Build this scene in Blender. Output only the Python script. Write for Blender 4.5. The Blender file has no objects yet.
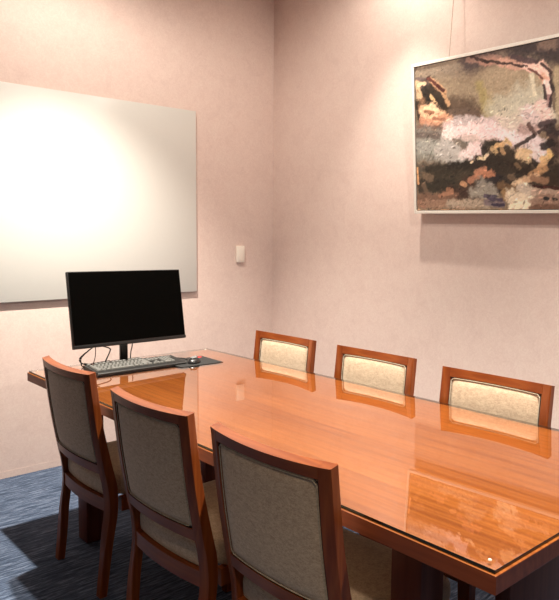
import bpy, bmesh, math, random
import numpy as np
from mathutils import Vector, Matrix

random.seed(7)
scene = bpy.context.scene
C = scene.collection

# ------------------------------------------------------------------ camera
cam_data = bpy.data.cameras.new('camera')
cam_data.sensor_fit = 'HORIZONTAL'
cam_data.sensor_width = 36.0
cam_data.lens = 660.33 / 559.0 * 36.0
cam_data.clip_start = 0.02
cam = bpy.data.objects.new('camera', cam_data)
C.objects.link(cam)
RX = Vector((0.75719935, 0.05783683, -0.65061821))
RY = Vector((-0.6531548, 0.07643908, -0.75335641))
RZ = Vector((0.00616091, 0.99539538, 0.09565602))
cam.matrix_world = Matrix(((RX.x, RX.y, RX.z, -3.20025), (RY.x, RY.y, RY.z, -3.78508),
                           (RZ.x, RZ.y, RZ.z, 1.383), (0, 0, 0, 1)))
scene.camera = cam

# ------------------------------------------------------------------ light
scene.view_settings.view_transform = 'Standard'
scene.view_settings.look = 'None'
scene.view_settings.gamma = 1.0
scene.view_settings.use_curve_mapping = False
scene.view_settings.exposure = 0.1
scene.cycles.max_bounces = 10
scene.cycles.diffuse_bounces = 6
scene.cycles.glossy_bounces = 5
scene.cycles.transparent_max_bounces = 12
scene.cycles.use_denoising = True
scene.cycles.sample_clamp_indirect = 6.0

world = bpy.data.worlds.new('world')
world.use_nodes = True
world.node_tree.nodes['Background'].inputs[0].default_value = (1.0, 0.93, 0.85, 1)
world.node_tree.nodes['Background'].inputs[1].default_value = 0.05
scene.world = world

CEIL = 3.15


def downlight_or_fill(x, y, power, target=None, angle=110, blend=1.0, color=(1.0, 0.91, 0.79), r=0.035):
    """spot just under the ceiling"""
    d = bpy.data.lights.new('downlight_or_fill', 'SPOT')
    d.energy = power
    d.spot_size = math.radians(angle)
    d.spot_blend = blend
    d.shadow_soft_size = r
    d.color = color
    o = bpy.data.objects.new('downlight_or_fill', d)
    C.objects.link(o)
    o.location = (x, y, CEIL - 0.05)
    t = Vector(target) if target else Vector((x, y, 0))
    o.rotation_euler = (t - o.location).to_track_quat('-Z', 'Y').to_euler()
    return o


# each fitting: a core beam and its weaker wide lobe
for lx, ly, p in ((-1.68, -0.90, 1.0), (-1.38, -3.00, 1.05)):
    downlight_or_fill(lx, ly, 730 * p, angle=92)
    downlight_or_fill(lx, ly, 62 * p, angle=172, blend=0.5)
downlight_or_fill(-0.39, -1.34, 135, target=(-0.28, -1.18, 0.6), angle=66, r=0.022)
downlight_or_fill(-0.39, -1.34, 24, target=(-0.40, -0.80, 1.2), angle=160, blend=0.6, r=0.022)
downlight_or_fill(-3.40, -3.90, 275, angle=95, color=(1.0, 0.82, 0.64), r=0.10)  # added warm fill behind the camera, lifts the chair backs; no real fitting


# ------------------------------------------------------------------ helpers
def prop(o, label=None, cat=None, group=None, kind=None):
    if label:
        o['label'] = label
    if cat:
        o['category'] = cat
    if group:
        o['group'] = group
    if kind:
        o['kind'] = kind
    return o


def thing(name, label, cat, loc=(0, 0, 0), rotz=0.0, group=None):
    o = bpy.data.objects.new(name, None)
    o.empty_display_size = 0.05
    C.objects.link(o)
    o.location = loc
    o.rotation_euler = (0, 0, rotz)
    return prop(o, label, cat, group)


def link_bm(name, bm, mat, parent=None, smooth=False):
    bmesh.ops.recalc_face_normals(bm, faces=bm.faces)
    me = bpy.data.meshes.new(name)
    bm.to_mesh(me)
    bm.free()
    mats = mat if isinstance(mat, (list, tuple)) else [mat]
    for m in mats:
        me.materials.append(m)
    if smooth:
        for p in me.polygons:
            p.use_smooth = True
        try:
            me.set_sharp_from_angle(angle=math.radians(38))
        except Exception:
            pass
    o = bpy.data.objects.new(name, me)
    C.objects.link(o)
    if parent is not None:
        o.parent = parent
    return o


def add_box(bm, x0, x1, y0, y1, z0, z1, bevel=0.0, seg=2):
    r = bmesh.ops.create_cube(bm, size=1.0)
    vs = r['verts']
    for v in vs:
        v.co = Vector(((x0 + x1) / 2 + v.co.x * (x1 - x0), (y0 + y1) / 2 + v.co.y * (y1 - y0),
                       (z0 + z1) / 2 + v.co.z * (z1 - z0)))
    if bevel > 0:
        es = list({e for v in vs for e in v.link_edges})
        bmesh.ops.bevel(bm, geom=es, offset=bevel, segments=seg, affect='EDGES', profile=0.5)


def box(name, x0, x1, y0, y1, z0, z1, mat, parent=None, bevel=0.0, seg=2, smooth=True):
    bm = bmesh.new()
    add_box(bm, x0, x1, y0, y1, z0, z1, bevel, seg)
    return link_bm(name, bm, mat, parent, smooth and bevel > 0)


def catmull(pts, n=8, closed=False):
    P = [Vector(p) for p in pts]
    out = []
    m = len(P)
    rng = range(m if closed else m - 1)
    for i in rng:
        if closed:
            a, b, c, d = P[(i - 1) % m], P[i], P[(i + 1) % m], P[(i + 2) % m]
        else:
            a, b, c, d = P[max(i - 1, 0)], P[i], P[i + 1], P[min(i + 2, m - 1)]
        for k in range(n):
            t = k / n
            out.append(0.5 * ((2 * b) + (c - a) * t + (2 * a - 5 * b + 4 * c - d) * t * t + (3 * b - a - 3 * c + d) * t ** 3))
    if not closed:
        out.append(P[-1])
    return out


def add_tube(bm, pts, r, seg=8, closed=False):
    pts = [Vector(p) for p in pts]
    n = len(pts)
    rings = []
    up = Vector((0, 0, 1))
    for i, p in enumerate(pts):
        a = pts[(i - 1) % n] if closed or i > 0 else pts[0]
        b = pts[(i + 1) % n] if closed or i < n - 1 else pts[-1]
        t = (b - a).normalized()
        u = up - t * up.dot(t)
        if u.length < 0.2:
            u = Vector((1, 0, 0)) - t * t.x
        u.normalize()
        w = t.cross(u)
        rr = r[i] if isinstance(r, (list, tuple)) else r
        rings.append([bm.verts.new(p + (u * math.cos(2 * math.pi * k / seg) + w * math.sin(2 * math.pi * k / seg)) * rr)
                      for k in range(seg)])
    m = n if closed else n - 1
    for i in range(m):
        A, B = rings[i], rings[(i + 1) % n]
        for k in range(seg):
            bm.faces.new((A[k], A[(k + 1) % seg], B[(k + 1) % seg], B[k]))
    if not closed:
        bm.faces.new(list(reversed(rings[0])))
        bm.faces.new(rings[-1])


def loft(bm, sections, cap=True):
    """sections: equal-length vertex loops"""
    R = [[bm.verts.new(p) for p in s] for s in sections]
    n = len(R[0])
    for i in range(len(R) - 1):
        for k in range(n):
            bm.faces.new((R[i][k], R[i][(k + 1) % n], R[i + 1][(k + 1) % n], R[i + 1][k]))
    if cap:
        bm.faces.new(list(reversed(R[0])))
        bm.faces.new(R[-1])


def interp(tab, z):
    if z <= tab[0][0]:
        return tab[0][1]
    for i in range(len(tab) - 1):
        if z <= tab[i + 1][0]:
            t = (z - tab[i][0]) / (tab[i + 1][0] - tab[i][0])
            return tab[i][1] * (1 - t) + tab[i + 1][1] * t
    return tab[-1][1]


# ------------------------------------------------------------------ materials
def new_mat(name, rough=0.5, base=(0.5, 0.5, 0.5), spec=0.5, coat=0.0, coat_rough=0.1, metallic=0.0):
    m = bpy.data.materials.new(name)
    m.use_nodes = True
    b = m.node_tree.nodes['Principled BSDF']
    b.inputs['Base Color'].default_value = (*base, 1)
    b.inputs['Roughness'].default_value = rough
    b.inputs['Specular IOR Level'].default_value = spec
    b.inputs['Coat Weight'].default_value = coat
    b.inputs['Coat Roughness'].default_value = coat_rough
    b.inputs['Metallic'].default_value = metallic
    return m, m.node_tree.nodes, m.node_tree.links, b


def coords(N, L, scale=(1, 1, 1), kind='Object', rot=(0, 0, 0)):
    tc = N.new('ShaderNodeTexCoord')
    mp = N.new('ShaderNodeMapping')
    mp.inputs['Scale'].default_value = scale
    mp.inputs['Rotation'].default_value = rot
    L.new(tc.outputs[kind], mp.inputs['Vector'])
    return mp.outputs['Vector']


def noise(N, L, vec, scale, detail=4, rough=0.55, dist=0.0):
    n = N.new('ShaderNodeTexNoise')
    n.inputs['Scale'].default_value = scale
    n.inputs['Detail'].default_value = detail
    n.inputs['Roughness'].default_value = rough
    n.inputs['Distortion'].default_value = dist
    L.new(vec, n.inputs['Vector'])
    return n.outputs['Fac']


def ramp(N, L, fac, stops):
    r = N.new('ShaderNodeValToRGB')
    e = r.color_ramp.elements
    e[0].position, e[0].color = stops[0][0], (*stops[0][1], 1)
    e[1].position, e[1].color = stops[-1][0], (*stops[-1][1], 1)
    for p, c in stops[1:-1]:
        x = e.new(p)
        x.color = (*c, 1)
    L.new(fac, r.inputs['Fac'])
    return r.outputs['Color']


def mix(N, L, fac, a, b, mode='MIX'):
    m = N.new('ShaderNodeMix')
    m.data_type = 'RGBA'
    m.blend_type = mode
    for s, v in ((0, fac), (6, a), (7, b)):
        if hasattr(v, 'is_linked'):
            L.new(v, m.inputs[s])
        elif s == 0:
            m.inputs[s].default_value = v
        else:
            m.inputs[s].default_value = (*v, 1)
    return m.outputs[2]


def bump(N, L, b, h, strength, dist):
    n = N.new('ShaderNodeBump')
    n.inputs['Strength'].default_value = strength
    n.inputs['Distance'].default_value = dist
    L.new(h, n.inputs['Height'])
    L.new(n.outputs['Normal'], b.inputs['Normal'])


def mat_wallpaper():
    m, N, L, b = new_mat('wallpaper', rough=0.75, spec=0.25)
    v = coords(N, L)
    big = noise(N, L, v, 9, 5, 0.65, 0.8)
    c1 = ramp(N, L, big, [(0.3, (0.730, 0.575, 0.520)), (0.5, (0.765, 0.610, 0.550)), (0.7, (0.775, 0.630, 0.565))])
    fib = noise(N, L, v, 38, 3, 0.7, 2.2)
    c2 = ramp(N, L, fib, [(0.40, (0.96, 0.945, 0.94)), (0.62, (1.03, 1.04, 1.04))])
    L.new(mix(N, L, 1.0, c1, c2, 'MULTIPLY'), b.inputs['Base Color'])
    bump(N, L, b, fib, 0.05, 0.003)
    return m


def mat_carpet():
    m, N, L, b = new_mat('carpet', rough=0.95, spec=0.05)
    v = coords(N, L, (5, 60, 60))
    n1 = noise(N, L, v, 1.6, 5, 0.7, 0.3)
    v2 = coords(N, L, (30, 220, 220))
    n2 = noise(N, L, v2, 1.0, 3, 0.7)
    c1 = ramp(N, L, n1, [(0.32, (0.020, 0.031, 0.056)), (0.5, (0.068, 0.093, 0.145)), (0.68, (0.19, 0.235, 0.33))])
    c2 = ramp(N, L, n2, [(0.35, (0.65, 0.65, 0.65)), (0.65, (1.3, 1.3, 1.3))])
    L.new(mix(N, L, 1.0, c1, c2, 'MULTIPLY'), b.inputs['Base Color'])
    bump(N, L, b, n1, 0.6, 0.01)
    return m


def mat_wood(name, dark, mid, light, rough, coat, axis='Y', scale=1.0, coat_rough=0.12, seed=0.0):
    m, N, L, b = new_mat(name, rough=rough, coat=coat, coat_rough=coat_rough, spec=0.22)
    s = {'X': (0.35, 5, 5), 'Y': (5, 0.35, 5), 'Z': (5, 5, 0.35)}[axis]
    v = coords(N, L, tuple(q * scale for q in s))
    warp = noise(N, L, v, 1.1, 4, 0.55, 0.6)
    w = N.new('ShaderNodeTexWave')
    w.wave_type = 'BANDS'
    w.bands_direction = {'X': 'Y', 'Y': 'X', 'Z': 'X'}[axis]
    w.inputs['Scale'].default_value = 1.5
    w.inputs['Distortion'].default_value = 11.0
    w.inputs['Detail'].default_value = 3
    w.inputs['Detail Scale'].default_value = 0.8
    L.new(v, w.inputs['Vector'])
    fine = noise(N, L, coords(N, L, tuple(q * scale * 9 for q in s)), 1.5, 3, 0.6)
    c1 = ramp(N, L, w.outputs['Fac'], [(0.05, dark), (0.3, mid), (0.75, light), (0.97, mid)])
    c2 = ramp(N, L, warp, [(0.35, dark), (0.62, light)])
    c = mix(N, L, 0.45, c1, c2)
    f = ramp(N, L, fine, [(0.35, (0.86, 0.82, 0.80)), (0.6, (1.05, 1.05, 1.05))])
    L.new(mix(N, L, 1.0, c, f, 'MULTIPLY'), b.inputs['Base Color'])
    return m


def mat_fabric(name, c0, c1):
    m, N, L, b = new_mat(name, rough=0.85, spec=0.2)
    b.inputs['Sheen Weight'].default_value = 0.25
    v = coords(N, L, (1, 1.0, 2.2))
    n = noise(N, L, v, 190, 2, 0.7)
    n2 = noise(N, L, v, 60, 4, 0.7, 0.5)
    k = N.new('ShaderNodeMath')
    k.operation = 'MULTIPLY_ADD'
    k.inputs[1].default_value = 0.5
    L.new(n, k.inputs[0])
    h = N.new('ShaderNodeMath')
    h.operation = 'MULTIPLY'
    h.inputs[1].default_value = 0.5
    L.new(n2, h.inputs[0])
    L.new(h.outputs[0], k.inputs[2])
    L.new(ramp(N, L, k.outputs[0], [(0.38, c0), (0.62, c1)]), b.inputs['Base Color'])
    bump(N, L, b, k.outputs[0], 0.35, 0.002)
    return m


def mat_plain(name, base, rough=0.5, spec=0.5, amp=0.04, **kw):
    m, N, L, b = new_mat(name, rough=rough, spec=spec, **kw)
    n = noise(N, L, coords(N, L), 60, 3)
    lo = tuple(c * (1 - amp) for c in base)
    hi = tuple(min(1, c * (1 + amp)) for c in base)
    L.new(ramp(N, L, n, [(0.35, lo), (0.65, hi)]), b.inputs['Base Color'])
    return m


def mat_pane(name):
    m = bpy.data.materials.new(name)
    m.use_nodes = True
    N, L = m.node_tree.nodes, m.node_tree.links
    N.remove(N['Principled BSDF'])
    out = [n for n in N if n.type == 'OUTPUT_MATERIAL'][0]
    tr = N.new('ShaderNodeBsdfTransparent')
    tr.inputs[0].default_value = (0.97, 0.985, 0.975, 1)
    gl = N.new('ShaderNodeBsdfGlossy')
    gl.inputs['Roughness'].default_value = 0.012
    gl.inputs['Color'].default_value = (1, 1, 1, 1)
    fr = N.new('ShaderNodeFresnel')
    fr.inputs['IOR'].default_value = 1.52
    mm = N.new('ShaderNodeMath')           # both faces of the sheet reflect
    mm.operation = 'MULTIPLY'
    mm.use_clamp = True
    mm.inputs[1].default_value = 1.7
    L.new(fr.outputs[0], mm.inputs[0])
    mx = N.new('ShaderNodeMixShader')
    L.new(mm.outputs[0], mx.inputs[0])
    L.new(tr.outputs[0], mx.inputs[1])
    L.new(gl.outputs[0], mx.inputs[2])
    L.new(mx.outputs[0], out.inputs['Surface'])
    return m


WALL = mat_wallpaper()
DARKWALL = mat_plain('dark_wall', (0.16, 0.13, 0.11), 0.7, 0.3)
CARPET = mat_carpet()
CEILM = mat_plain('ceiling_paint', (0.75, 0.73, 0.69), 0.9, 0.2)
SKIRT = mat_plain('skirting_vinyl', (0.66, 0.52, 0.46), 0.7, 0.3)
TABLEW = mat_wood('cherry_veneer', (0.165, 0.040, 0.005), (0.215, 0.058, 0.008), (0.295, 0.096, 0.016), 0.4, 0.0, 'Y')
TABLEE = mat_wood('cherry_edge', (0.19, 0.042, 0.012), (0.22, 0.052, 0.015), (0.27, 0.066, 0.02), 0.4, 0.05, 'Y')
LEGW = mat_wood('dark_cherry_leg', (0.09, 0.020, 0.010), (0.11, 0.025, 0.012), (0.13, 0.030, 0.014), 0.45, 0.03, 'Z')
CHAIRW = mat_wood('mahogany_stile', (0.145, 0.028, 0.005), (0.19, 0.042, 0.008), (0.25, 0.066, 0.013), 0.38, 0.10, 'Z')
CHAIRH = mat_wood('mahogany_rail', (0.145, 0.028, 0.005), (0.19, 0.042, 0.008), (0.25, 0.066, 0.013), 0.38, 0.10, 'Y')
FABRIC = mat_fabric('beige_weave', (0.35, 0.250, 0.170), (0.58, 0.455, 0.315))
PIPE = mat_fabric('beige_piping', (0.30, 0.24, 0.17), (0.50, 0.43, 0.31))
SEAM = mat_plain('dark_seam', (0.02, 0.012, 0.01), 0.8, 0.2)
BOARD = mat_plain('whiteboard_glass', (0.66, 0.655, 0.62), 0.5, 0.3, amp=0.005, coat=0.25, coat_rough=0.25)
BOARDE = mat_plain('whiteboard_edge', (0.85, 0.85, 0.80), 0.3, 0.5, amp=0.01)
SWITCH = mat_plain('cream_plastic', (0.92, 0.84, 0.74), 0.4, 0.5, amp=0.01)
FRAMEM = mat_plain('pale_frame', (0.90, 0.86, 0.78), 0.5, 0.4, amp=0.03)
GREYM = mat_plain('grey_backing', (0.08, 0.06, 0.05), 0.8, 0.2)
WIRE = mat_plain('hanging_wire', (0.30, 0.20, 0.14), 0.4, 0.5)
BLACK = mat_plain('black_plastic', (0.012, 0.012, 0.013), 0.35, 0.5)
SCREEN = mat_plain('black_screen', (0.0015, 0.0014, 0.0012), 0.55, 0.02, amp=0.02)
KEYB = mat_plain('keyboard_body', (0.010, 0.010, 0.010), 0.4, 0.5)
KEYC = mat_plain('keycap_plastic', (0.17, 0.17, 0.16), 0.35, 0.6)
PADM = mat_plain('mouse_pad_cloth', (0.022, 0.022, 0.022), 0.8, 0.2)
REDM = mat_plain('red_print', (0.55, 0.03, 0.03), 0.6, 0.3)
SILVER = mat_plain('grey_plastic', (0.14, 0.14, 0.14), 0.3, 0.5)
PANE = mat_pane('glass_sheet')
PANE_EDGE = mat_plain('glass_cut_edge', (0.006, 0.014, 0.010), 0.15, 0.5)
BUMPER = mat_plain('clear_bumper', (0.7, 0.6, 0.5), 0.3, 0.5)

# ------------------------------------------------------------------ the room
X0, Y0 = -4.7, -6.2


def struct(name, *a, **k):
    return prop(box(name, *a, **k), kind='structure')


struct('floor', X0 - 0.1, 0.1, Y0 - 0.1, 0.1, -0.1, 0.0, CARPET)
struct('ceiling', X0 - 0.1, 0.1, Y0 - 0.1, 0.1, CEIL, CEIL + 0.1, CEILM)
struct('wall_left', X0, 0.0, 0.0, 0.1, 0.0, CEIL, WALL)
struct('wall_right', 0.0, 0.1, Y0, 0.1, 0.0, CEIL, WALL)
struct('wall_back', X0, 0.0, Y0 - 0.1, Y0, 0.0, CEIL, DARKWALL)
struct('wall_side', X0 - 0.1, X0, Y0 - 0.1, 0.1, 0.0, CEIL, DARKWALL)
struct('baseboard_left', X0, 0.0, -0.0006, 0.0, 0.0, 0.040, WALL)
struct('baseboard_right', -0.0006, 0.0, Y0, -0.002, 0.0, 0.040, WALL)

# ------------------------------------------------------------------ whiteboard and switch
wb = thing('whiteboard', 'large blank white glass board mounted on the pink wall behind the monitor', 'whiteboard',
           (-1.694, -0.0126, 1.008))
box('writing_surface', -1.0, 1.0, -0.009, -0.001, 0.0, 1.2, BOARD, wb, bevel=0.002)
box('edge_trim', -1.0015, 1.0015, -0.001, 0.002, -0.0015, 1.2015, BOARDE, wb)
for sx in (-0.8, 0.8):
    for z in (0.15, 1.05):
        bm = bmesh.new()
        bmesh.ops.create_cone(bm, cap_ends=True, segments=20, radius1=0.012, radius2=0.012, depth=0.010,
                              matrix=Matrix.Translation((sx, 0.007, z)) @ Matrix.Rotation(math.pi / 2, 4, 'X'))
        link_bm('standoff', bm, SILVER, wb, True)

sw = thing('light_switch', 'small cream upright switch plate alone on the wall right of the whiteboard', 'switch', (-0.314, 0, 1.197))
box('switch_plate', -0.034, 0.034, -0.018, 0.0, 0, 0.118, SWITCH, sw, bevel=0.003)
box('rocker', -0.026, 0.026, -0.021, -0.017, 0.012, 0.106, SWITCH, sw, bevel=0.002)

# ------------------------------------------------------------------ painting
STROKES = [
(-0.013,0.755,0.86,0.761,0.366,136,116,92,1),
(-0.017,0.589,0.378,0.543,0.2745,128,108,84,1),
(0.123,0.654,0.553,0.631,0.0976,150,130,102,1),
(0.023,0.793,0.379,0.787,0.0549,140,122,102,0.8),
(0.38,0.797,0.859,0.806,0.061,84,66,66,0.7),
(0.662,0.773,0.86,0.752,0.061,70,56,58,0.6),
(0.766,0.801,0.845,0.791,0.0244,130,105,90,0.6),
(0.553,0.695,0.715,0.646,0.0854,164,142,114,1),
(0.496,0.604,0.69,0.602,0.1098,160,140,110,1),
(0.188,0.555,0.426,0.512,0.0549,98,76,58,0.8),
(0.266,0.582,0.378,0.553,0.0488,104,82,62,0.8),
(0.089,0.631,0.253,0.547,0.0366,84,64,42,0.7),
(0.467,0.583,0.525,0.451,0.0366,168,150,100,0.8),
(0.426,0.664,0.496,0.489,0.0244,158,142,84,0.7),
(0.525,0.536,0.768,0.488,0.0549,176,170,148,0.9),
(0.663,0.558,0.794,0.518,0.0732,178,172,152,0.9),
(0.553,0.473,0.794,0.457,0.0488,190,180,160,0.8),
(0.715,0.67,0.737,0.572,0.0122,196,186,160,0.6),
(0.367,0.799,0.553,0.777,0.0183,150,112,96,0.4),
(0.439,0.777,0.662,0.749,0.0183,168,122,102,0.4),
(0.553,0.758,0.715,0.712,0.0207,188,142,120,0.4),
(0.694,0.725,0.792,0.663,0.0275,222,172,156,0.4),
(0.756,0.705,0.812,0.65,0.0244,224,176,160,0.4),
(0.782,0.645,0.803,0.605,0.0207,200,150,120,0.4),
(0.798,0.615,0.813,0.548,0.0183,226,186,178,0.4),
(0.808,0.549,0.804,0.512,0.0183,150,110,110,0.4),
(0.576,0.749,0.694,0.716,0.0061,60,38,36,0.3),
(0.705,0.704,0.777,0.642,0.0061,110,60,50,0.3),
(0.456,0.779,0.576,0.749,0.0061,70,46,40,0.3),
(0.766,0.713,0.822,0.667,0.0073,60,44,44,0.3),
(0.822,0.658,0.828,0.583,0.011,50,38,42,0.3),
(0.783,0.608,0.793,0.541,0.0073,70,48,48,0.3),
(0.828,0.574,0.814,0.511,0.0079,60,46,50,0.3),
(0.38,0.812,0.485,0.769,0.0079,60,34,28,0.3),
(0.619,0.771,0.741,0.727,0.0122,80,60,66,0.5),
(0.846,0.672,0.859,0.487,0.0183,168,150,116,0.6),
(0.833,0.559,0.839,0.489,0.0092,120,100,80,0.5),
(0.015,0.751,0.084,0.74,0.0122,110,92,88,0.5),
(0.083,0.697,0.149,0.624,0.0488,92,74,68,0.5),
(0.096,0.657,0.162,0.59,0.0427,46,36,24,0.5),
(0.137,0.679,0.215,0.594,0.0305,62,46,26,0.5),
(0.124,0.729,0.216,0.657,0.0159,190,140,96,0.4),
(0.19,0.682,0.241,0.591,0.0122,182,140,92,0.4),
(0.111,0.742,0.177,0.689,0.0098,96,34,24,0.4),
(0.17,0.695,0.209,0.664,0.0085,84,26,20,0.4),
(0.035,0.726,0.054,0.614,0.0183,198,160,116,0.4),
(0.042,0.714,0.083,0.719,0.0122,200,168,130,0.4),
(0.123,0.648,0.143,0.63,0.0098,210,170,110,0.3),
(0.142,0.619,0.162,0.606,0.0061,216,176,120,0.3),
(0.026,0.606,0.052,0.548,0.0244,52,36,26,0.5),
(0.054,0.603,0.068,0.628,0.0183,120,84,52,0.5),
(0.08,0.567,0.226,0.497,0.0427,214,166,122,0.5),
(0.108,0.585,0.188,0.533,0.0305,222,178,134,0.5),
(0.188,0.533,0.265,0.482,0.0244,196,140,100,0.5),
(0.066,0.525,0.16,0.482,0.0244,190,132,96,0.5),
(0.087,0.572,0.135,0.555,0.0098,150,96,60,0.4),
(0.134,0.528,0.213,0.509,0.0085,166,108,74,0.4),
(0.023,0.485,0.239,0.464,0.0183,116,82,64,0.7),
(0.253,0.547,0.402,0.525,0.0183,110,88,72,0.6),
(0.007,0.419,0.377,0.388,0.0732,140,132,122,0.8),
(0.006,0.363,0.25,0.334,0.061,132,130,120,0.8),
(0.022,0.446,0.186,0.426,0.0183,110,96,88,0.7),
(0.021,0.384,0.185,0.361,0.0305,150,148,140,0.7),
(0.185,0.35,0.326,0.297,0.0427,168,162,156,0.6),
(0.219,0.401,0.327,0.339,0.0366,170,164,158,0.6),
(0.252,0.468,0.553,0.443,0.0427,204,176,172,0.6),
(0.284,0.491,0.496,0.479,0.0244,176,160,158,0.6),
(0.252,0.446,0.473,0.41,0.0305,216,186,184,0.5),
(0.377,0.45,0.553,0.423,0.0305,224,190,188,0.5),
(0.226,0.443,0.289,0.395,0.0244,214,196,190,0.5),
(0.351,0.327,0.437,0.342,0.0366,218,192,190,0.5),
(0.413,0.374,0.46,0.309,0.0244,212,184,182,0.5),
(0.283,0.385,0.327,0.36,0.0244,116,104,90,0.5),
(0.34,0.401,0.413,0.395,0.0183,190,168,160,0.5),
(0.473,0.441,0.664,0.393,0.0488,206,182,182,0.6),
(0.553,0.413,0.642,0.365,0.0366,214,192,194,0.6),
(0.581,0.45,0.717,0.446,0.0427,188,174,160,0.7),
(0.695,0.496,0.738,0.453,0.0366,198,176,174,0.6),
(0.758,0.518,0.799,0.456,0.0305,212,180,172,0.5),
(0.675,0.411,0.748,0.414,0.0244,170,140,134,0.5),
(0.717,0.359,0.796,0.305,0.0366,206,188,190,0.5),
(0.697,0.312,0.76,0.269,0.0305,210,190,186,0.5),
(0.769,0.431,0.83,0.434,0.0183,70,54,60,0.4),
(0.81,0.408,0.85,0.376,0.0244,56,42,48,0.4),
(0.706,0.437,0.738,0.386,0.0122,100,72,66,0.4),
(0.759,0.394,0.8,0.418,0.0092,74,52,52,0.3),
(0.461,0.35,0.553,0.353,0.0214,54,48,40,0.4),
(0.461,0.329,0.472,0.308,0.0183,44,38,32,0.4),
(0.018,0.26,0.184,0.262,0.0305,96,84,70,0.7),
(0.116,0.244,0.376,0.252,0.0305,54,44,30,0.5),
(0.249,0.248,0.496,0.276,0.0305,44,34,24,0.5),
(0.115,0.188,0.375,0.178,0.0732,66,56,40,0.6),
(0.079,0.161,0.248,0.156,0.0488,60,52,38,0.6),
(0.436,0.253,0.553,0.272,0.0549,58,44,34,0.5),
(0.496,0.25,0.692,0.175,0.061,62,50,38,0.5),
(0.553,0.16,0.692,0.145,0.0488,70,58,48,0.5),
(0.46,0.185,0.553,0.14,0.0427,50,44,50,0.5),
(0.621,0.268,0.719,0.203,0.0366,60,46,34,0.4),
(0.553,0.323,0.621,0.288,0.0305,70,58,44,0.4),
(0.362,0.146,0.424,0.092,0.0488,84,58,44,0.6),
(0.261,0.117,0.387,0.092,0.0366,76,50,38,0.6),
(0.017,0.215,0.071,0.099,0.0244,70,56,42,0.5),
(0.771,0.181,0.867,0.196,0.0549,60,46,36,0.5),
(0.797,0.151,0.868,0.129,0.0427,66,50,38,0.5),
(0.811,0.256,0.861,0.3,0.0305,60,46,38,0.4),
(0.831,0.35,0.866,0.3,0.0305,86,66,60,0.4),
(0.785,0.325,0.831,0.335,0.0183,46,36,36,0.4),
(0.643,0.336,0.728,0.378,0.011,60,46,38,0.4),
(0.707,0.272,0.76,0.23,0.0153,50,36,28,0.4),
(0.531,0.345,0.565,0.352,0.0146,196,158,100,0.3),
(0.565,0.322,0.576,0.306,0.0122,176,140,90,0.3),
(0.507,0.336,0.531,0.314,0.0122,188,156,104,0.3),
(0.472,0.298,0.484,0.307,0.0085,206,182,150,0.3),
(0.587,0.37,0.609,0.348,0.0122,196,164,106,0.3),
(0.425,0.291,0.46,0.288,0.0092,214,190,150,0.3),
(0.376,0.273,0.388,0.277,0.0073,220,190,150,0.3),
(0.664,0.305,0.697,0.273,0.0244,206,176,130,0.35),
(0.686,0.313,0.718,0.301,0.0122,196,166,116,0.3),
(0.643,0.247,0.665,0.226,0.0122,120,96,64,0.4),
(0.599,0.189,0.632,0.177,0.0122,118,98,74,0.4),
(0.781,0.268,0.816,0.284,0.0183,212,174,108,0.35),
(0.791,0.248,0.771,0.22,0.0183,200,160,104,0.35),
(0.811,0.304,0.821,0.275,0.0098,206,170,96,0.3),
(0.719,0.193,0.797,0.219,0.0159,176,134,84,0.4),
(0.654,0.157,0.75,0.182,0.0183,196,160,120,0.4),
(0.632,0.147,0.665,0.156,0.0134,206,178,140,0.35),
(0.729,0.173,0.797,0.161,0.0183,150,112,80,0.5),
(0.375,0.178,0.424,0.197,0.0183,166,112,78,0.4),
(0.412,0.208,0.46,0.226,0.0183,180,122,84,0.4),
(0.46,0.195,0.496,0.204,0.0214,176,116,76,0.4),
(0.325,0.164,0.35,0.152,0.0122,176,130,86,0.3),
(0.08,0.212,0.121,0.188,0.0207,118,96,72,0.4),
(0.228,0.129,0.261,0.128,0.0122,150,104,68,0.4),
(0.025,0.26,0.03,0.169,0.0073,206,150,90,0.4),
(0.065,0.156,0.085,0.11,0.0159,110,88,66,0.4),
(-0,0.078,0.28,0.084,0.0305,128,94,70,0.6),
(0.181,0.097,0.261,0.117,0.0122,160,112,78,0.5),
(0.014,0.055,0.374,0.045,0.0214,150,116,90,0.5),
(0.247,0.052,0.495,0.048,0.0244,164,146,124,0.6),
(0.399,0.113,0.507,0.1,0.0366,150,142,128,0.6),
(0.436,0.154,0.484,0.121,0.0305,140,132,120,0.6),
(0.472,0.059,0.565,0.047,0.0183,120,104,110,0.5),
(0.483,0.08,0.588,0.067,0.0085,80,66,90,0.4),
(0.507,0.048,0.576,0.042,0.0073,66,54,80,0.4),
(0.46,0.091,0.53,0.089,0.0085,90,78,96,0.4),
(0.553,0.14,0.632,0.117,0.0244,120,92,56,0.5),
(0.576,0.109,0.588,0.078,0.0183,150,118,72,0.5),
(0.621,0.087,0.72,0.065,0.0366,206,188,160,0.5),
(0.633,0.036,0.709,0.03,0.0305,222,200,170,0.5),
(0.665,0.126,0.73,0.114,0.0244,186,170,150,0.5),
(0.741,0.104,0.869,0.101,0.0244,170,144,124,0.5),
(0.741,0.055,0.869,0.062,0.0305,150,118,98,0.4),
(0.731,0.025,0.87,0.024,0.0183,122,88,68,0.4),
(0.73,0.134,0.868,0.12,0.0085,70,24,18,0.4),
(0.793,0.069,0.808,0.068,0.0079,40,40,48,0.3),
(0.839,0.068,0.849,0.068,0.0079,44,40,44,0.3),
(-0.002,0.014,0.72,0.01,0.0073,206,150,100,0.5),
(0.007,0.066,0.07,0.042,0.0122,150,110,84,0.5)]


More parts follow.
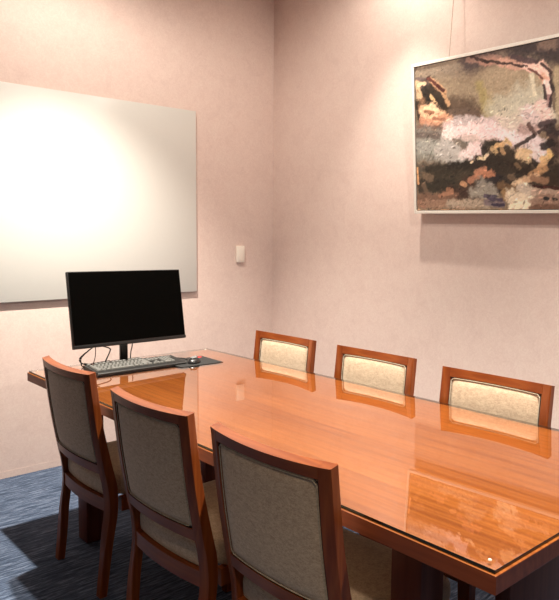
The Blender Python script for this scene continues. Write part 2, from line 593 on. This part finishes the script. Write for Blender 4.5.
def value_noise(x, y, seed=0):
    rs = np.random.RandomState(seed)
    tab = rs.rand(256, 256)
    xi, yi = np.floor(x).astype(int), np.floor(y).astype(int)
    fx, fy = x - xi, y - yi
    fx, fy = fx * fx * (3 - 2 * fx), fy * fy * (3 - 2 * fy)
    g = lambda a, b: tab[a % 256, b % 256]
    return (g(xi, yi) * (1 - fx) + g(xi + 1, yi) * fx) * (1 - fy) + (g(xi, yi + 1) * (1 - fx) + g(xi + 1, yi + 1) * fx) * fy


def fbm(x, y, seed=0, octs=4):
    t, a, s = 0.0, 0.5, 0.0
    for k in range(octs):
        t = t + a * value_noise(x * 2 ** k, y * 2 ** k, seed + k * 17)
        s += a
        a *= 0.6
    return t / s


def lin(c):
    c = np.asarray(c, float) / 255.0
    return np.where(c <= 0.04045, c / 12.92, ((c + 0.055) / 1.055) ** 2.4)


PW, PH = 1.26, 0.834          # outer size of the picture
FW = 0.016                    # frame face width


def canvas_mesh():
    nx, ny = 400, 265
    s = np.linspace(FW + 0.004, PW - FW - 0.004, nx)
    t = np.linspace(FW + 0.004, PH - FW - 0.004, ny)
    S, T = np.meshgrid(s, t)
    wx = (fbm(S * 14, T * 14, 3) - 0.5) * 0.040 + (fbm(S * 60, T * 60, 9, 4) - 0.5) * 0.022
    wy = (fbm(S * 14, T * 14, 5) - 0.5) * 0.040 + (fbm(S * 60, T * 60, 12, 4) - 0.5) * 0.022
    col = np.zeros((ny, nx, 3)) + lin((130, 110, 86))
    strokes = list(STROKES)
    # the right end of the canvas, seen only from elsewhere: the same palette of marks
    rr = random.Random(5)
    for k in range(60):
        a = rr.choice(STROKES)
        dx = rr.uniform(0.45, 0.62)
        if a[0] + dx > 0.92:
            strokes.append((a[0] + dx, a[1], a[2] + dx, a[3], a[4]) + a[5:])
    for i, (x0, y0, x1, y1, w, r, g, b, sf) in enumerate(strokes):
        k = 1.0 if w > 0.02 else 0.45
        px, py = S + wx * k, T + wy * k
        dx, dy = x1 - x0, y1 - y0
        L2 = dx * dx + dy * dy + 1e-9
        u = np.clip(((px - x0) * dx + (py - y0) * dy) / L2, 0, 1)
        d = np.hypot(px - x0 - u * dx, py - y0 - u * dy) / (w * 0.95)
        d = d + (fbm(S * 45 + i * 3, T * 45, 21, 4) - 0.5) * 1.1
        sf2 = sf * 1.3 + 0.15
        al = np.clip((1 + sf2 * 0.5 - d) / sf2, 0, 1)
        al = al * al * (3 - 2 * al)
        col += (lin((r, g, b)) - col) * (al * 0.92)[..., None]
    grain = 0.86 + 0.28 * fbm(S * 60, T * 140, 40, 3)
    fleck = fbm(S * 150, T * 150, 77, 2)
    # many small broken dabs in lighter and darker versions of the paint below them
    ds, dt = s[1] - s[0], t[1] - t[0]
    for k in range(1900):
        cs, ct = rr.uniform(s[0], s[-1]), rr.uniform(t[0], t[-1])
        busy = 1.0 if ct < 0.55 or cs < 0.22 else 0.5
        L, Wd, an = rr.uniform(0.005, 0.017) * busy, rr.uniform(0.0022, 0.0055), rr.gauss(0.45, 0.6)
        f = rr.choice((0.35, 0.5, 0.7, 1.2, 1.4, 1.7))
        f = 1 + (f - 1) * busy
        tint = np.array((1 + rr.uniform(-.06, .08), 1.0, 1 - rr.uniform(-.10, .12)))
        i0, i1 = max(0, int((cs - L - s[0]) / ds)), min(nx, int((cs + L - s[0]) / ds) + 2)
        j0, j1 = max(0, int((ct - L - t[0]) / dt)), min(ny, int((ct + L - t[0]) / dt) + 2)
        a_, b_ = S[j0:j1, i0:i1] - cs, T[j0:j1, i0:i1] - ct
        p_, q_ = a_ * math.cos(an) + b_ * math.sin(an), -a_ * math.sin(an) + b_ * math.cos(an)
        al = np.clip(1.3 - ((p_ / L) ** 2 + (q_ / Wd) ** 2), 0, 1)[..., None] * rr.uniform(0.35, 0.8)
        jc, ic = min(ny - 1, max(0, int((ct - t[0]) / dt))), min(nx - 1, max(0, int((cs - s[0]) / ds)))
        c0 = np.clip(col[jc, ic] * f * tint, 0, 0.72)
        col[j0:j1, i0:i1] += (c0 - col[j0:j1, i0:i1]) * al
    lum = col.mean(-1, keepdims=True)
    col = lum + (col - lum) * 0.66
    col = 0.30 * (np.clip(col, 0, 1) / 0.30) ** 1.28 * 1.45
    col = np.clip(col * grain[..., None] * (0.8 + 0.4 * fleck)[..., None], 0, 1)
    relief = fbm(S * 60, T * 60, 31, 3) * 0.0016
    verts = [(0.0, 0.0, 0.0)] * (nx * ny)
    verts = np.stack([-relief, -S, T], -1).reshape(-1, 3)
    faces = []
    for j in range(ny - 1):
        for i in range(nx - 1):
            a = j * nx + i
            faces.append((a, a + nx, a + nx + 1, a + 1))
    me = bpy.data.meshes.new('canvas')
    me.from_pydata(verts.tolist(), [], faces)
    at = me.color_attributes.new('paint', 'FLOAT_COLOR', 'POINT')
    rgba = np.concatenate([col.reshape(-1, 3), np.ones((nx * ny, 1))], 1)
    at.data.foreach_set('color', rgba.ravel())
    for p in me.polygons:
        p.use_smooth = True
    return me


pm, PN, PL, pb = new_mat('oil_paint', rough=0.55, spec=0.4)
pa = PN.new('ShaderNodeAttribute')
pa.attribute_name = 'paint'
PL.new(pa.outputs['Color'], pb.inputs['Base Color'])

# local axes of the picture: x out of the face to the room is -X, y runs along the wall, z up
pic = thing('framed_painting', 'abstract brown and pale pink oil painting in a thin pale frame on the wall',
            'painting', (-0.060, -1.350, 1.521))
tilt = math.atan2(0.080, 0.83)
pic.rotation_euler = (Matrix.Rotation(0.0195, 3, 'X') @ Matrix.Rotation(-tilt, 3, 'Y')).to_euler()
can = bpy.data.objects.new('canvas', canvas_mesh())
can.data.materials.append(pm)
C.objects.link(can)
can.parent = pic
can.location = (0.006, 0, 0)
box('stretcher_board', 0.009, 0.026, -PW + 0.012, -0.012, 0.012, PH - 0.012, GREYM, pic)
bm = bmesh.new()
add_box(bm, 0.0, 0.034, -PW, 0, 0, FW, 0.0012, 1)
add_box(bm, 0.0, 0.034, -PW, 0, PH - FW, PH, 0.0012, 1)
add_box(bm, 0.0, 0.034, -FW, 0, FW, PH - FW, 0.0)
add_box(bm, 0.0, 0.034, -PW, -PW + FW, FW, PH - FW, 0.0)
link_bm('picture_frame', bm, FRAMEM, pic)
for n, yw in enumerate((-1.575, -2.39)):
    bm = bmesh.new()
    add_tube(bm, [(-0.085, yw, 2.300 - 0.0195 * abs(yw + 1.35)), (-0.012, yw + 0.004, CEIL)], 0.0013, 6)
    w = link_bm('picture_wire', bm, WIRE)
    w['label'] = ('thin wire rising from the left part of the painting to the ceiling' if n == 0 else
                  'thin wire rising from the right part of the painting to the ceiling')
    w['category'] = 'wire'

# ------------------------------------------------------------------ table
tx0, tx1, ty0, ty1 = -2.105, -1.090, -3.150, -0.716
TC = ((tx0 + tx1) / 2, (ty0 + ty1) / 2)
hx, hy = (tx1 - tx0) / 2, (ty1 - ty0) / 2
table = thing('meeting_table', 'long glossy orange cherry wood meeting table under a glass sheet', 'table', (TC[0], TC[1], 0))
bm = bmesh.new()
add_box(bm, -hx, hx, -hy, hy, 0.704, 0.7435, 0.0015, 2)
tt = link_bm('tabletop', bm, [TABLEW, TABLEE], table)
for p in tt.data.polygons:
    if p.normal.z < 0.5:
        p.material_index = 1
for sx in (-1, 1):
    for sy in (-1, 1):
        x = sx * (hx - 0.165)
        y = sy * (hy - (0.305 if sx < 0 else 0.245))
        box('leg', x - 0.046, x + 0.046, y - 0.046, y + 0.046, 0.0, 0.704, LEGW, table, bevel=0.006)
box('centre_panel', -0.20, 0.17, -hy + 0.14, -hy + 0.18, 0.0, 0.704, LEGW, table, bevel=0.004)

pane = thing('glass_tabletop', 'clear dark edged glass sheet lying over the whole wooden table top', 'glass sheet', (TC[0], TC[1], 0.7437))
bm = bmesh.new()
add_box(bm, -hx + 0.006, hx - 0.006, -hy + 0.006, hy - 0.006, 0.0, 0.0078)
gp = link_bm('glass_sheet', bm, [PANE, PANE_EDGE], pane)
gp.data.materials.append(bpy.data.materials.new('glass_underside'))
um = gp.data.materials[2]
um.use_nodes = True
um.node_tree.nodes.remove(um.node_tree.nodes['Principled BSDF'])
ut = um.node_tree.nodes.new('ShaderNodeBsdfTransparent')
um.node_tree.links.new(ut.outputs[0], [n for n in um.node_tree.nodes if n.type == 'OUTPUT_MATERIAL'][0].inputs['Surface'])
for p in gp.data.polygons:
    p.material_index = 0 if p.normal.z > 0.5 else (2 if p.normal.z < -0.5 else 1)
for sx in (-1, 1):
    for sy in (-1, 1):
        bm = bmesh.new()
        bmesh.ops.create_cone(bm, cap_ends=True, segments=16, radius1=0.004, radius2=0.003, depth=0.002,
                              matrix=Matrix.Translation((sx * (hx - 0.035), sy * (hy - 0.035), 0.0088)))
        link_bm('corner_dot', bm, BUMPER, pane, True)
GZ = 0.7437 + 0.0078

# ------------------------------------------------------------------ chairs
HW = 0.2225
BOW = 0.024
XR = [(0.0, 0.030), (0.20, 0.052), (0.33, 0.072), (0.42, 0.068), (0.50, 0.052), (0.68, 0.022), (0.878, 0.0)]
XF = [(0.0, 0.060), (0.20, 0.088), (0.33, 0.110), (0.42, 0.110), (0.50, 0.092), (0.68, 0.054), (0.878, 0.029)]
OX = -0.26     # rear top edge from the chair's centre


def smooth_tab(tab):
    pts = catmull([(a, b, 0) for a, b in tab], 6)
    return [(p.x, p.y) for p in pts]


XR, XF = smooth_tab(XR), smooth_tab(XF)


def bow(y, z):
    k = min(1.0, max(0.0, (z - 0.10) / 0.20))
    k = k * k * (3 - 2 * k)
    return -BOW * max(0.0, 1 - (y / HW) ** 2) * k


def xr(z, y=HW):
    return OX + interp(XR, z) + bow(y, z)


def xf(z, y=HW):
    return OX + interp(XF, z) + bow(y, z)


def crest(bm):
    # the top is cut square to the raked back and dips slightly in the middle
    for v in bm.verts:
        if v.co.z > 0.84:
            k = (v.co.z - 0.84) / 0.038
            dx = v.co.x - xr(0.878, abs(v.co.y))
            v.co.z += k * (0.22 * dx - 0.003 - 0.005 * (1 - min(1, abs(v.co.y) / HW) ** 2))
    return bm


def stile_bm(s):
    bm = bmesh.new()
    n = 26
    secs = []
    c = 0.003
    for i in range(n + 1):
        z = 0.878 * i / n
        wo = HW - 0.006 * max(0, (0.3 - z) / 0.3)
        wi = wo - 0.036
        a0, a1 = xr(z, wi), xr(z, wo)
        b0, b1 = xf(z, wi), xf(z, wo)
        secs.append([(a0, s * (wi + c), z), (a1, s * (wo - c), z), (a1 + c, s * wo, z), (b1 - c, s * wo, z),
                     (b1, s * (wo - c), z), (b0, s * (wi + c), z), (b0 - c, s * wi, z), (a0 + c, s * wi, z)])
    loft(bm, secs)
    return crest(bm)


def rail_bm(y1, z0, z1, d0, d1, ny=18, nz=3, thick=None):
    """curved rail between the stiles; d0/d1 inset from rear/front face"""
    bm = bmesh.new()
    secs = []
    for j in range(ny + 1):
        y = -y1 + 2 * y1 * j / ny
        loop = []
        for k in range(nz + 1):
            z = z0 + (z1 - z0) * k / nz
            loop.append((xr(z, y) + d0, y, z))
        for k in range(nz, -1, -1):
            z = z0 + (z1 - z0) * k / nz
            x = xr(z, y) + thick if thick else xf(z, y) - d1
            loop.append((x, y, z))
        secs.append(loop)
    loft(bm, secs)
    return crest(bm)


PY, PZ0, PZ1 = 0.186, 0.517, 0.844


def pad_bm(front):
    """upholstered panel skin of the backrest"""
    bm = bmesh.new()
    ny, nz = 22, 22
    y1 = PY - 0.004
    z0, z1 = PZ0 + 0.003, PZ1 - 0.003
    g = []
    rows = []
    for k in range(nz + 1):
        v = -1 + 2 * k / nz
        row = []
        for j in range(ny + 1):
            u = -1 + 2 * j / ny
            # round the corners a little
            uu, vv = u, v
            y, z = uu * y1, (z0 + z1) / 2 + vv * (z1 - z0) / 2
            cx, cz = y1 - abs(y), (z1 - z0) / 2 - abs(vv) * (z1 - z0) / 2
            r = 0.010
            if cx < r and cz < r:
                dd = math.hypot(r - cx, r - cz)
                if dd > r:
                    f = r / dd
                    y = math.copysign(y1 - r + (r - cx) * f, y)
                    z = (z0 + z1) / 2 + math.copysign((z1 - z0) / 2 - r + (r - cz) * f, vv)
            dome = (1 - abs(u) ** 12) * (1 - abs(v) ** 12)
            if front:
                x = xr(z, y) + 0.023 + dome * 0.011
            else:
                x = xr(z, y) + 0.008 - dome * 0.006
            row.append((x, y, z))
        rows.append(row)
    V = [[bm.verts.new(p) for p in row] for row in rows]
    for k in range(nz):
        for j in range(ny):
            bm.faces.new((V[k][j], V[k][j + 1], V[k + 1][j + 1], V[k + 1][j]))
    # border wall back into the frame
    ring = V[0][:] + [V[k][ny] for k in range(1, nz + 1)] + V[nz][ny - 1::-1] + [V[k][0] for k in range(nz - 1, 0, -1)]
    dx = -0.008 if front else 0.008
    R2 = [bm.verts.new(v.co + Vector((dx, 0, 0))) for v in ring]
    n = len(ring)
    for i in range(n):
        bm.faces.new((ring[i], ring[(i + 1) % n], R2[(i + 1) % n], R2[i]))
    cv = bm.verts.new(sum((v.co for v in R2), Vector()) / n)
    for i in range(n):
        bm.faces.new((R2[i], R2[(i + 1) % n], cv))
    return bm


def outline(inset, off, rear=True):
    y1, z0, z1 = PY - inset, PZ0 + inset, PZ1 - inset
    r = 0.010
    pts = []

    def P(y, z):
        pts.append((xr(z, y) + off, y, z))
    for j in range(13):
        P(-y1 + r + (2 * y1 - 2 * r) * j / 12, z0)
    for j in range(1, 10):
        P(y1, z0 + r + (z1 - z0 - 2 * r) * (j - 1) / 8)
    for j in range(13):
        P(y1 - r - (2 * y1 - 2 * r) * j / 12, z1)
    for j in range(1, 10):
        P(-y1, z1 - r - (z1 - z0 - 2 * r) * (j - 1) / 8)
    return pts


def seat_half(x):
    t = (x + 0.18) / 0.42
    return 0.185 + (0.232 - 0.185) * min(1, max(0, t))


def make_chair(label, group):
    t = thing('dining_chair', label, 'chair', (0, 0, 0), 0, group)
    for s in (-1, 1):
        link_bm('rear_leg', stile_bm(s), CHAIRW, t, True)
    # front legs
    for s in (-1, 1):
        bm = bmesh.new()
        secs = []
        for k in range(9):
            z = 0.378 * k / 8
            w = 0.030 + 0.014 * k / 8
            xo, yo = 0.236, 0.226
            c = 0.003
            x1, x0 = xo, xo - w
            y1_, y0_ = yo, yo - w
            secs.append([(x0 + c, s * y0_, z), (x1 - c, s * y0_, z), (x1, s * (y0_ + c), z), (x1, s * (y1_ - c), z),
                         (x1 - c, s * y1_, z), (x0 + c, s * y1_, z), (x0, s * (y1_ - c), z), (x0, s * (y0_ + c), z)])
        loft(bm, secs)
        link_bm('front_leg', bm, CHAIRW, t, True)
    # seat frame rails
    link_bm('seat_rail', rail_bm(0.1885, 0.328, 0.378, 0.004, 0, thick=0.026), CHAIRH, t, True)
    bm = bmesh.new()
    add_box(bm, 0.205, 0.229, -0.186, 0.186, 0.320, 0.378, 0.002)
    link_bm('seat_rail', bm, CHAIRH, t)
    for s in (-1, 1):
        bm = bmesh.new()
        secs = []
        for x in (-0.135, 0.192):
            yo = 0.219 + (0.223 - 0.219) * (x + 0.135) / 0.327
            secs.append([(x, s * yo, 0.323), (x, s * yo, 0.378), (x, s * (yo - 0.024), 0.378), (x, s * (yo - 0.024), 0.323)])
        loft(bm, secs)
        link_bm('seat_rail', bm, CHAIRW, t)
    # seat cushion: rounded slab whose rear edge follows the bowed back
    bm = bmesh.new()
    layers = [(0.376, 0.010), (0.382, 0.002), (0.400, 0.0), (0.430, 0.0), (0.447, 0.004), (0.458, 0.014), (0.464, 0.035), (0.468, 0.08)]
    secs = []
    for z, ins in layers:
        loop = []
        nb = 14
        for j in range(nb + 1):          # rear edge, bowed
            u = -1 + 2 * j / nb
            y = u * (0.184 - ins)
            loop.append((OX + 0.092 + ins + bow(y, 0.40), y, z))
        loop.append((-0.120 + 0.0, 0.186 - ins, z))
        loop.append((-0.100, 0.226 - ins, z))
        for j in range(9):
            x = -0.08 + (0.205 - ins + 0.08) * j / 8
            loop.append((x, 0.226 + 0.006 * j / 8 - ins, z))
        loop.append((0.232 - ins, 0.220 - ins, z))
        for j in range(9):
            u = 1 - 2 * j / 8
            loop.append((0.242 + 0.006 * (1 - u * u) - ins, u * (0.195 - ins), z))
        loop.append((0.232 - ins, -0.220 + ins, z))
        for j in range(9):
            x = (0.205 - ins) - (0.205 - ins + 0.08) * j / 8
            loop.append((x, -(0.232 - 0.006 * j / 8 - ins), z))
        loop.append((-0.100, -0.226 + ins, z))
        loop.append((-0.120, -0.186 + ins, z))
        secs.append(loop)
    loft(bm, secs)
    link_bm('seat_cushion', bm, FABRIC, t, True)
    # backrest
    link_bm('top_rail', rail_bm(0.1885, 0.844, 0.878, 0.0, 0.0), CHAIRH, t, True)
    link_bm('lower_rail', rail_bm(0.1885, 0.480, 0.517, 0.0, 0, thick=0.030), CHAIRH, t, True)
    fb = link_bm('back_panel', pad_bm(False), FABRIC, t, True)
    bm = bmesh.new()
    add_tube(bm, outline(0.006, 0.0030), 0.0016, 6, closed=True)
    link_bm('piping', bm, PIPE, fb, True)
    bm = bmesh.new()
    add_tube(bm, outline(0.0015, 0.0045), 0.0012, 6, closed=True)
    link_bm('seam', bm, SEAM, fb, True)
    ff = link_bm('backrest_cushion', pad_bm(True), FABRIC, t, True)
    bm = bmesh.new()
    add_tube(bm, outline(0.0045, 0.0280), 0.0018, 6, closed=True)
    link_bm('piping', bm, PIPE, ff, True)
    bm = bmesh.new()
    add_tube(bm, outline(0.0018, 0.0270), 0.0012, 6, closed=True)
    link_bm('seam', bm, SEAM, ff, True)
    return t


def copy_tree(o, parent=None):
    c = o.copy()
    C.objects.link(c)
    if parent is not None:
        c.parent = parent
    for ch in o.children:
        copy_tree(ch, c)
    return c


NEAR = 'dining chairs along the near side of the table'
FAR = 'dining chairs along the far side of the table'
# x of the rear top edge, centre y, heading
spots = [
    (-2.174, -1.308, 0.0, 'brown wood chair seen from behind, nearest the monitor and keyboard', NEAR),
    (-2.210, -2.001, 0.030, 'chair with beige fabric back seen from behind, middle of the near row', NEAR),
    (-2.2025, -2.568, 0.024, 'chair seen from behind closest to the camera, largest beige back panel', NEAR),
    (-0.965, -1.258, math.pi, 'chair facing the camera across the table, nearest the room corner', FAR),
    (-0.970, -1.870, math.pi, 'chair facing the camera across the table, middle of the far row', FAR),
    (-1.014, -2.490, math.pi, 'chair facing the camera below the painting, at right edge of photo', FAR),
]
proto = make_chair(spots[0][3], NEAR)
for i, (x, y, rz, lab, grp) in enumerate(spots):
    c = proto if i == 0 else copy_tree(proto)
    c['label'] = lab
    c['group'] = grp
    cx = x - OX if rz < 1 else x + OX
    c.location = (cx, y, 0)
    c.rotation_euler = (0, 0, rz)

# ------------------------------------------------------------------ monitor
mon = thing('computer_monitor', 'black switched-off computer monitor standing at the far end of the table', 'monitor', (-1.632, -0.80, GZ), math.radians(3))
MT = math.atan2(0.060, 0.351)
head = Matrix.Translation((0, -0.060, 0.101)) @ Matrix.Rotation(math.radians(0.7), 4, 'Y') @ Matrix.Rotation(-MT, 4, 'X')


def tbox(bm, M, *a, bevel=0.0, seg=2):
    b2 = bmesh.new()
    add_box(b2, *a, bevel=bevel, seg=seg)
    b2.transform(M)
    me = bpy.data.meshes.new('tmp')
    b2.to_mesh(me)
    b2.free()
    bm.from_mesh(me)
    bpy.data.meshes.remove(me)


bm = bmesh.new()
tbox(bm, head, -0.3160, 0.3160, 0.0, 0.022, -0.002, 0.363, bevel=0.004)
tbox(bm, head, -0.20, 0.20, 0.020, 0.045, 0.06, 0.28, bevel=0.012)
housing = link_bm('housing', bm, BLACK, mon, True)
bm = bmesh.new()
tbox(bm, head, -0.3115, 0.3115, -0.0012, 0.002, 0.017, 0.359)
link_bm('screen', bm, SCREEN, housing)
bm = bmesh.new()
tbox(bm, head, -0.3160, 0.3160, -0.003, 0.001, 0.0, 0.014, bevel=0.001)
link_bm('lower_bezel', bm, BLACK, housing, True)
bm = bmesh.new()
tbox(bm, Matrix.Identity(4), -0.040, 0.000, -0.006, 0.012, 0.008, 0.30, bevel=0.003)
tbox(bm, Matrix.Identity(4), -0.05, 0.01, -0.012, 0.012, 0.20, 0.27, bevel=0.003)
link_bm('stand_neck', bm, BLACK, mon, True)
box('stand_base', -0.12, 0.08, -0.082, 0.035, 0.0, 0.009, BLACK, mon, bevel=0.003)

# cables behind the monitor
def cable(pts, r=0.0022):
    r *= 1.45
    bm = bmesh.new()
    add_tube(bm, catmull(pts, 8), r, 8)
    return bm


cb = link_bm('power_cable', cable([(-1.772, -0.775, 0.870), (-1.800, -0.800, 0.853), (-1.845, -0.815, 0.832), (-1.892, -0.820, 0.800),
                                   (-1.886, -0.822, 0.778), (-1.868, -0.825, 0.768)]), BLACK, None, True)
prop(cb, 'black monitor cable looping to a plug at the left end of the keyboard', 'cable')
bm = bmesh.new()
add_tube(bm, [(-1.874, -0.824, 0.773), (-1.862, -0.828, 0.766), (-1.850, -0.832, 0.7605), (-1.842, -0.835, 0.7600)], [0.004, 0.008, 0.008, 0.005], 10)
link_bm('plug', bm, BLACK, cb, True)
prop(link_bm('video_cable', cable([(-1.770, -0.77, 0.868), (-1.800, -0.79, 0.850), (-1.868, -0.80, 0.806), (-1.880, -0.803, 0.782),
                                   (-1.868, -0.800, 0.7545), (-1.80, -0.76, 0.7545), (-1.70, -0.74, 0.7545)], 0.0019), BLACK, None, True),
     'thin black cable running beside the left cable loop under the monitor', 'cable')
prop(link_bm('video_cable', cable([(-1.795, -0.775, 0.855), (-1.772, -0.80, 0.846), (-1.738, -0.82, 0.832), (-1.738, -0.82, 0.815), (-1.765, -0.83, 0.775),
                                   (-1.782, -0.835, 0.7545), (-1.83, -0.80, 0.7545)], 0.0021), BLACK, None, True),
     'black cable bent in a loop between the left plug and the monitor stand', 'cable')
prop(link_bm('usb_cable', cable([(-1.797, -0.77, 0.862), (-1.802, -0.80, 0.835), (-1.815, -0.82, 0.795), (-1.828, -0.825, 0.7548),
                                 (-1.800, -0.828, 0.7545), (-1.765, -0.830, 0.7545)], 0.0014), mat_plain('brown_cord', (0.10, 0.04, 0.03), 0.5), None, True),
     'thin brownish cord hanging straight down from the monitor left of its stand', 'cable')
prop(link_bm('monitor_cable', cable([(-1.590, -0.77, 0.862), (-1.604, -0.80, 0.835), (-1.618, -0.81, 0.800), (-1.626, -0.815, 0.7548),
                                     (-1.60, -0.76, 0.7545)], 0.0019), BLACK, None, True),
     'black cable hanging from the monitor just right of its stand', 'cable')

# ------------------------------------------------------------------ keyboard
kb = thing('keyboard', 'full-size black computer keyboard lying in front of the monitor', 'keyboard', (-1.674, -0.968, GZ), math.radians(-0.5))
kw, kd = 0.232, 0.080


def kz(y):
    return 0.013 + (y + kd) / (2 * kd) * 0.014


bm = bmesh.new()
prof = [(-kd, 0.0015), (-kd, 0.010), (-kd + 0.004, 0.0130), (kd - 0.006, 0.0262), (kd, 0.024), (kd, 0.006), (kd - 0.01, 0.0015)]
loft(bm, [[(sx * kw, y, z) for y, z in prof] for sx in (-1, 1)])
link_bm('keyboard_body', bm, KEYB, kb)
for sx in (-1, 1):
    for y in (-kd + 0.012, kd - 0.02):
        box('rubber_foot', sx * 0.205 - 0.012, sx * 0.205 + 0.012, y - 0.004, y + 0.004, 0.0, 0.0018, BLACK, kb)
U = 0.0190
slope = math.atan2(0.014, 2 * kd)
key_mesh = {}


def key_data(wu, hu=1):
    k = (wu, hu)
    if k not in key_mesh:
        bm = bmesh.new()
        w, h = wu * U / 2 - 0.0017, hu * U * 0.46 - 0.0014
        add_box(bm, -w, w, -h, h, 0.0, 0.006)
        for v in bm.verts:
            if v.co.z > 0.003:
                v.co.x -= math.copysign(0.0018, v.co.x)
                v.co.y -= math.copysign(0.0015, v.co.y)
        bmesh.ops.recalc_face_normals(bm, faces=bm.faces)
        me = bpy.data.meshes.new('key')
        bm.to_mesh(me)
        bm.free()
        me.materials.append(KEYC)
        key_mesh[k] = me
    return key_mesh[k]


def key(x, y, wu=1, hu=1):
    o = bpy.data.objects.new('key', key_data(wu, hu))
    C.objects.link(o)
    o.parent = kb
    o.location = (x, y, kz(y) + 0.0008)
    o.rotation_euler = (slope, 0, 0)


xs0 = -0.222
rowy = [0.062, 0.034, 0.0155, -0.003, -0.0215, -0.0400 - 0.014]
rowy = [0.063, 0.038, 0.0195, 0.001, -0.0175, -0.036, -0.0545][:1] + [0.034, 0.0155, -0.003, -0.0215, -0.0400]
rows = [
    [1, -1] + [1] * 4 + [-0.5] + [1] * 4 + [-0.5] + [1] * 4,
    [1] * 13 + [2],
    [1.5] + [1] * 12 + [1.5],
    [1.75] + [1] * 11 + [2.25],
    [2.25] + [1] * 10 + [2.75],
    [1.25, 1.25, 1.25, 6.25, 1.25, 1.25, 1.25, 1.25],
]
for y, row in zip(rowy, rows):
    x = xs0
    for w in row:
        if w > 0:
            key(x + w * U / 2, y, w)
        x += abs(w) * U
nx0 = xs0 + 15 * U + 0.006
for y in rowy[1:3]:
    for i in range(3):
        key(nx0 + (i + 0.5) * U, y)
for i in range(3):
    key(nx0 + (i + 0.5) * U, rowy[5])
key(nx0 + 1.5 * U, rowy[4])
px0 = nx0 + 3 * U + 0.006
for r, n in ((1, 4), (2, 3), (3, 3), (4, 3)):
    for i in range(n):
        key(px0 + (i + 0.5) * U, rowy[r])
key(px0 + 1 * U, rowy[5], 2)
key(px0 + 2.5 * U, rowy[5])

# ------------------------------------------------------------------ mouse and pad
pad = thing('mouse_pad', 'thin black mouse pad with a small red mark, beside the keyboard', 'mouse pad', (-1.385, -1.010, GZ), math.radians(-3))
box('pad_sheet', -0.120, 0.120, -0.105, 0.105, 0.0, 0.0028, PADM, pad, bevel=0.001)
bm = bmesh.new()
pts = [(-0.017, -0.004), (-0.010, -0.010), (0.004, -0.011), (0.016, -0.006), (0.018, 0.004), (0.008, 0.011), (-0.007, 0.010), (-0.016, 0.005)]
for z0, z1 in ((0.0028, 0.0031),):
    loft(bm, [[(0.086 + a, 0.076 + b, z) for a, b in pts] for z in (z0, z1)])
link_bm('red_logo', bm, REDM, pad)

ms = thing('computer_mouse', 'small black and grey computer mouse resting on the mouse pad', 'mouse', (-1.392, -1.042, GZ + 0.0028), math.radians(-48))
bm = bmesh.new()
bmesh.ops.create_uvsphere(bm, u_segments=28, v_segments=16, radius=1.0)
for v in bm.verts:
    x, y, z = v.co
    w = 0.031 * (1 - 0.10 * y)
    h = 0.027 * (1 - 0.22 * (y + 0.3) ** 2)
    v.co = Vector((x * w, y * 0.054, max(z, -0.12) * h + 0.12 * h))
body = link_bm('mouse_body', bm, BLACK, ms, True)
bm = bmesh.new()
bmesh.ops.create_uvsphere(bm, u_segments=24, v_segments=12, radius=1.0)
for v in bm.verts:
    x, y, z = v.co
    v.co = Vector((x * 0.016, y * 0.028 - 0.012, z * 0.003 + 0.0278))
link_bm('palm_cover', bm, SILVER, ms, True)
bm = bmesh.new()
bmesh.ops.create_cone(bm, cap_ends=True, segments=18, radius1=0.007, radius2=0.007, depth=0.006,
                      matrix=Matrix.Translation((0, 0.030, 0.0225)) @ Matrix.Rotation(math.pi / 2, 4, 'Y'))
link_bm('scroll_wheel', bm, SILVER, ms, True)
bm = cable([(-1.394, -0.988, GZ + 0.014), (-1.388, -0.965, GZ + 0.007), (-1.385, -0.915, GZ + 0.0056),
            (-1.44, -0.868, GZ + 0.0050), (-1.51, -0.85, GZ + 0.0026)], 0.0014)
bm.transform(ms.matrix_basis.inverted())
link_bm('mouse_cord', bm, BLACK, ms, True)
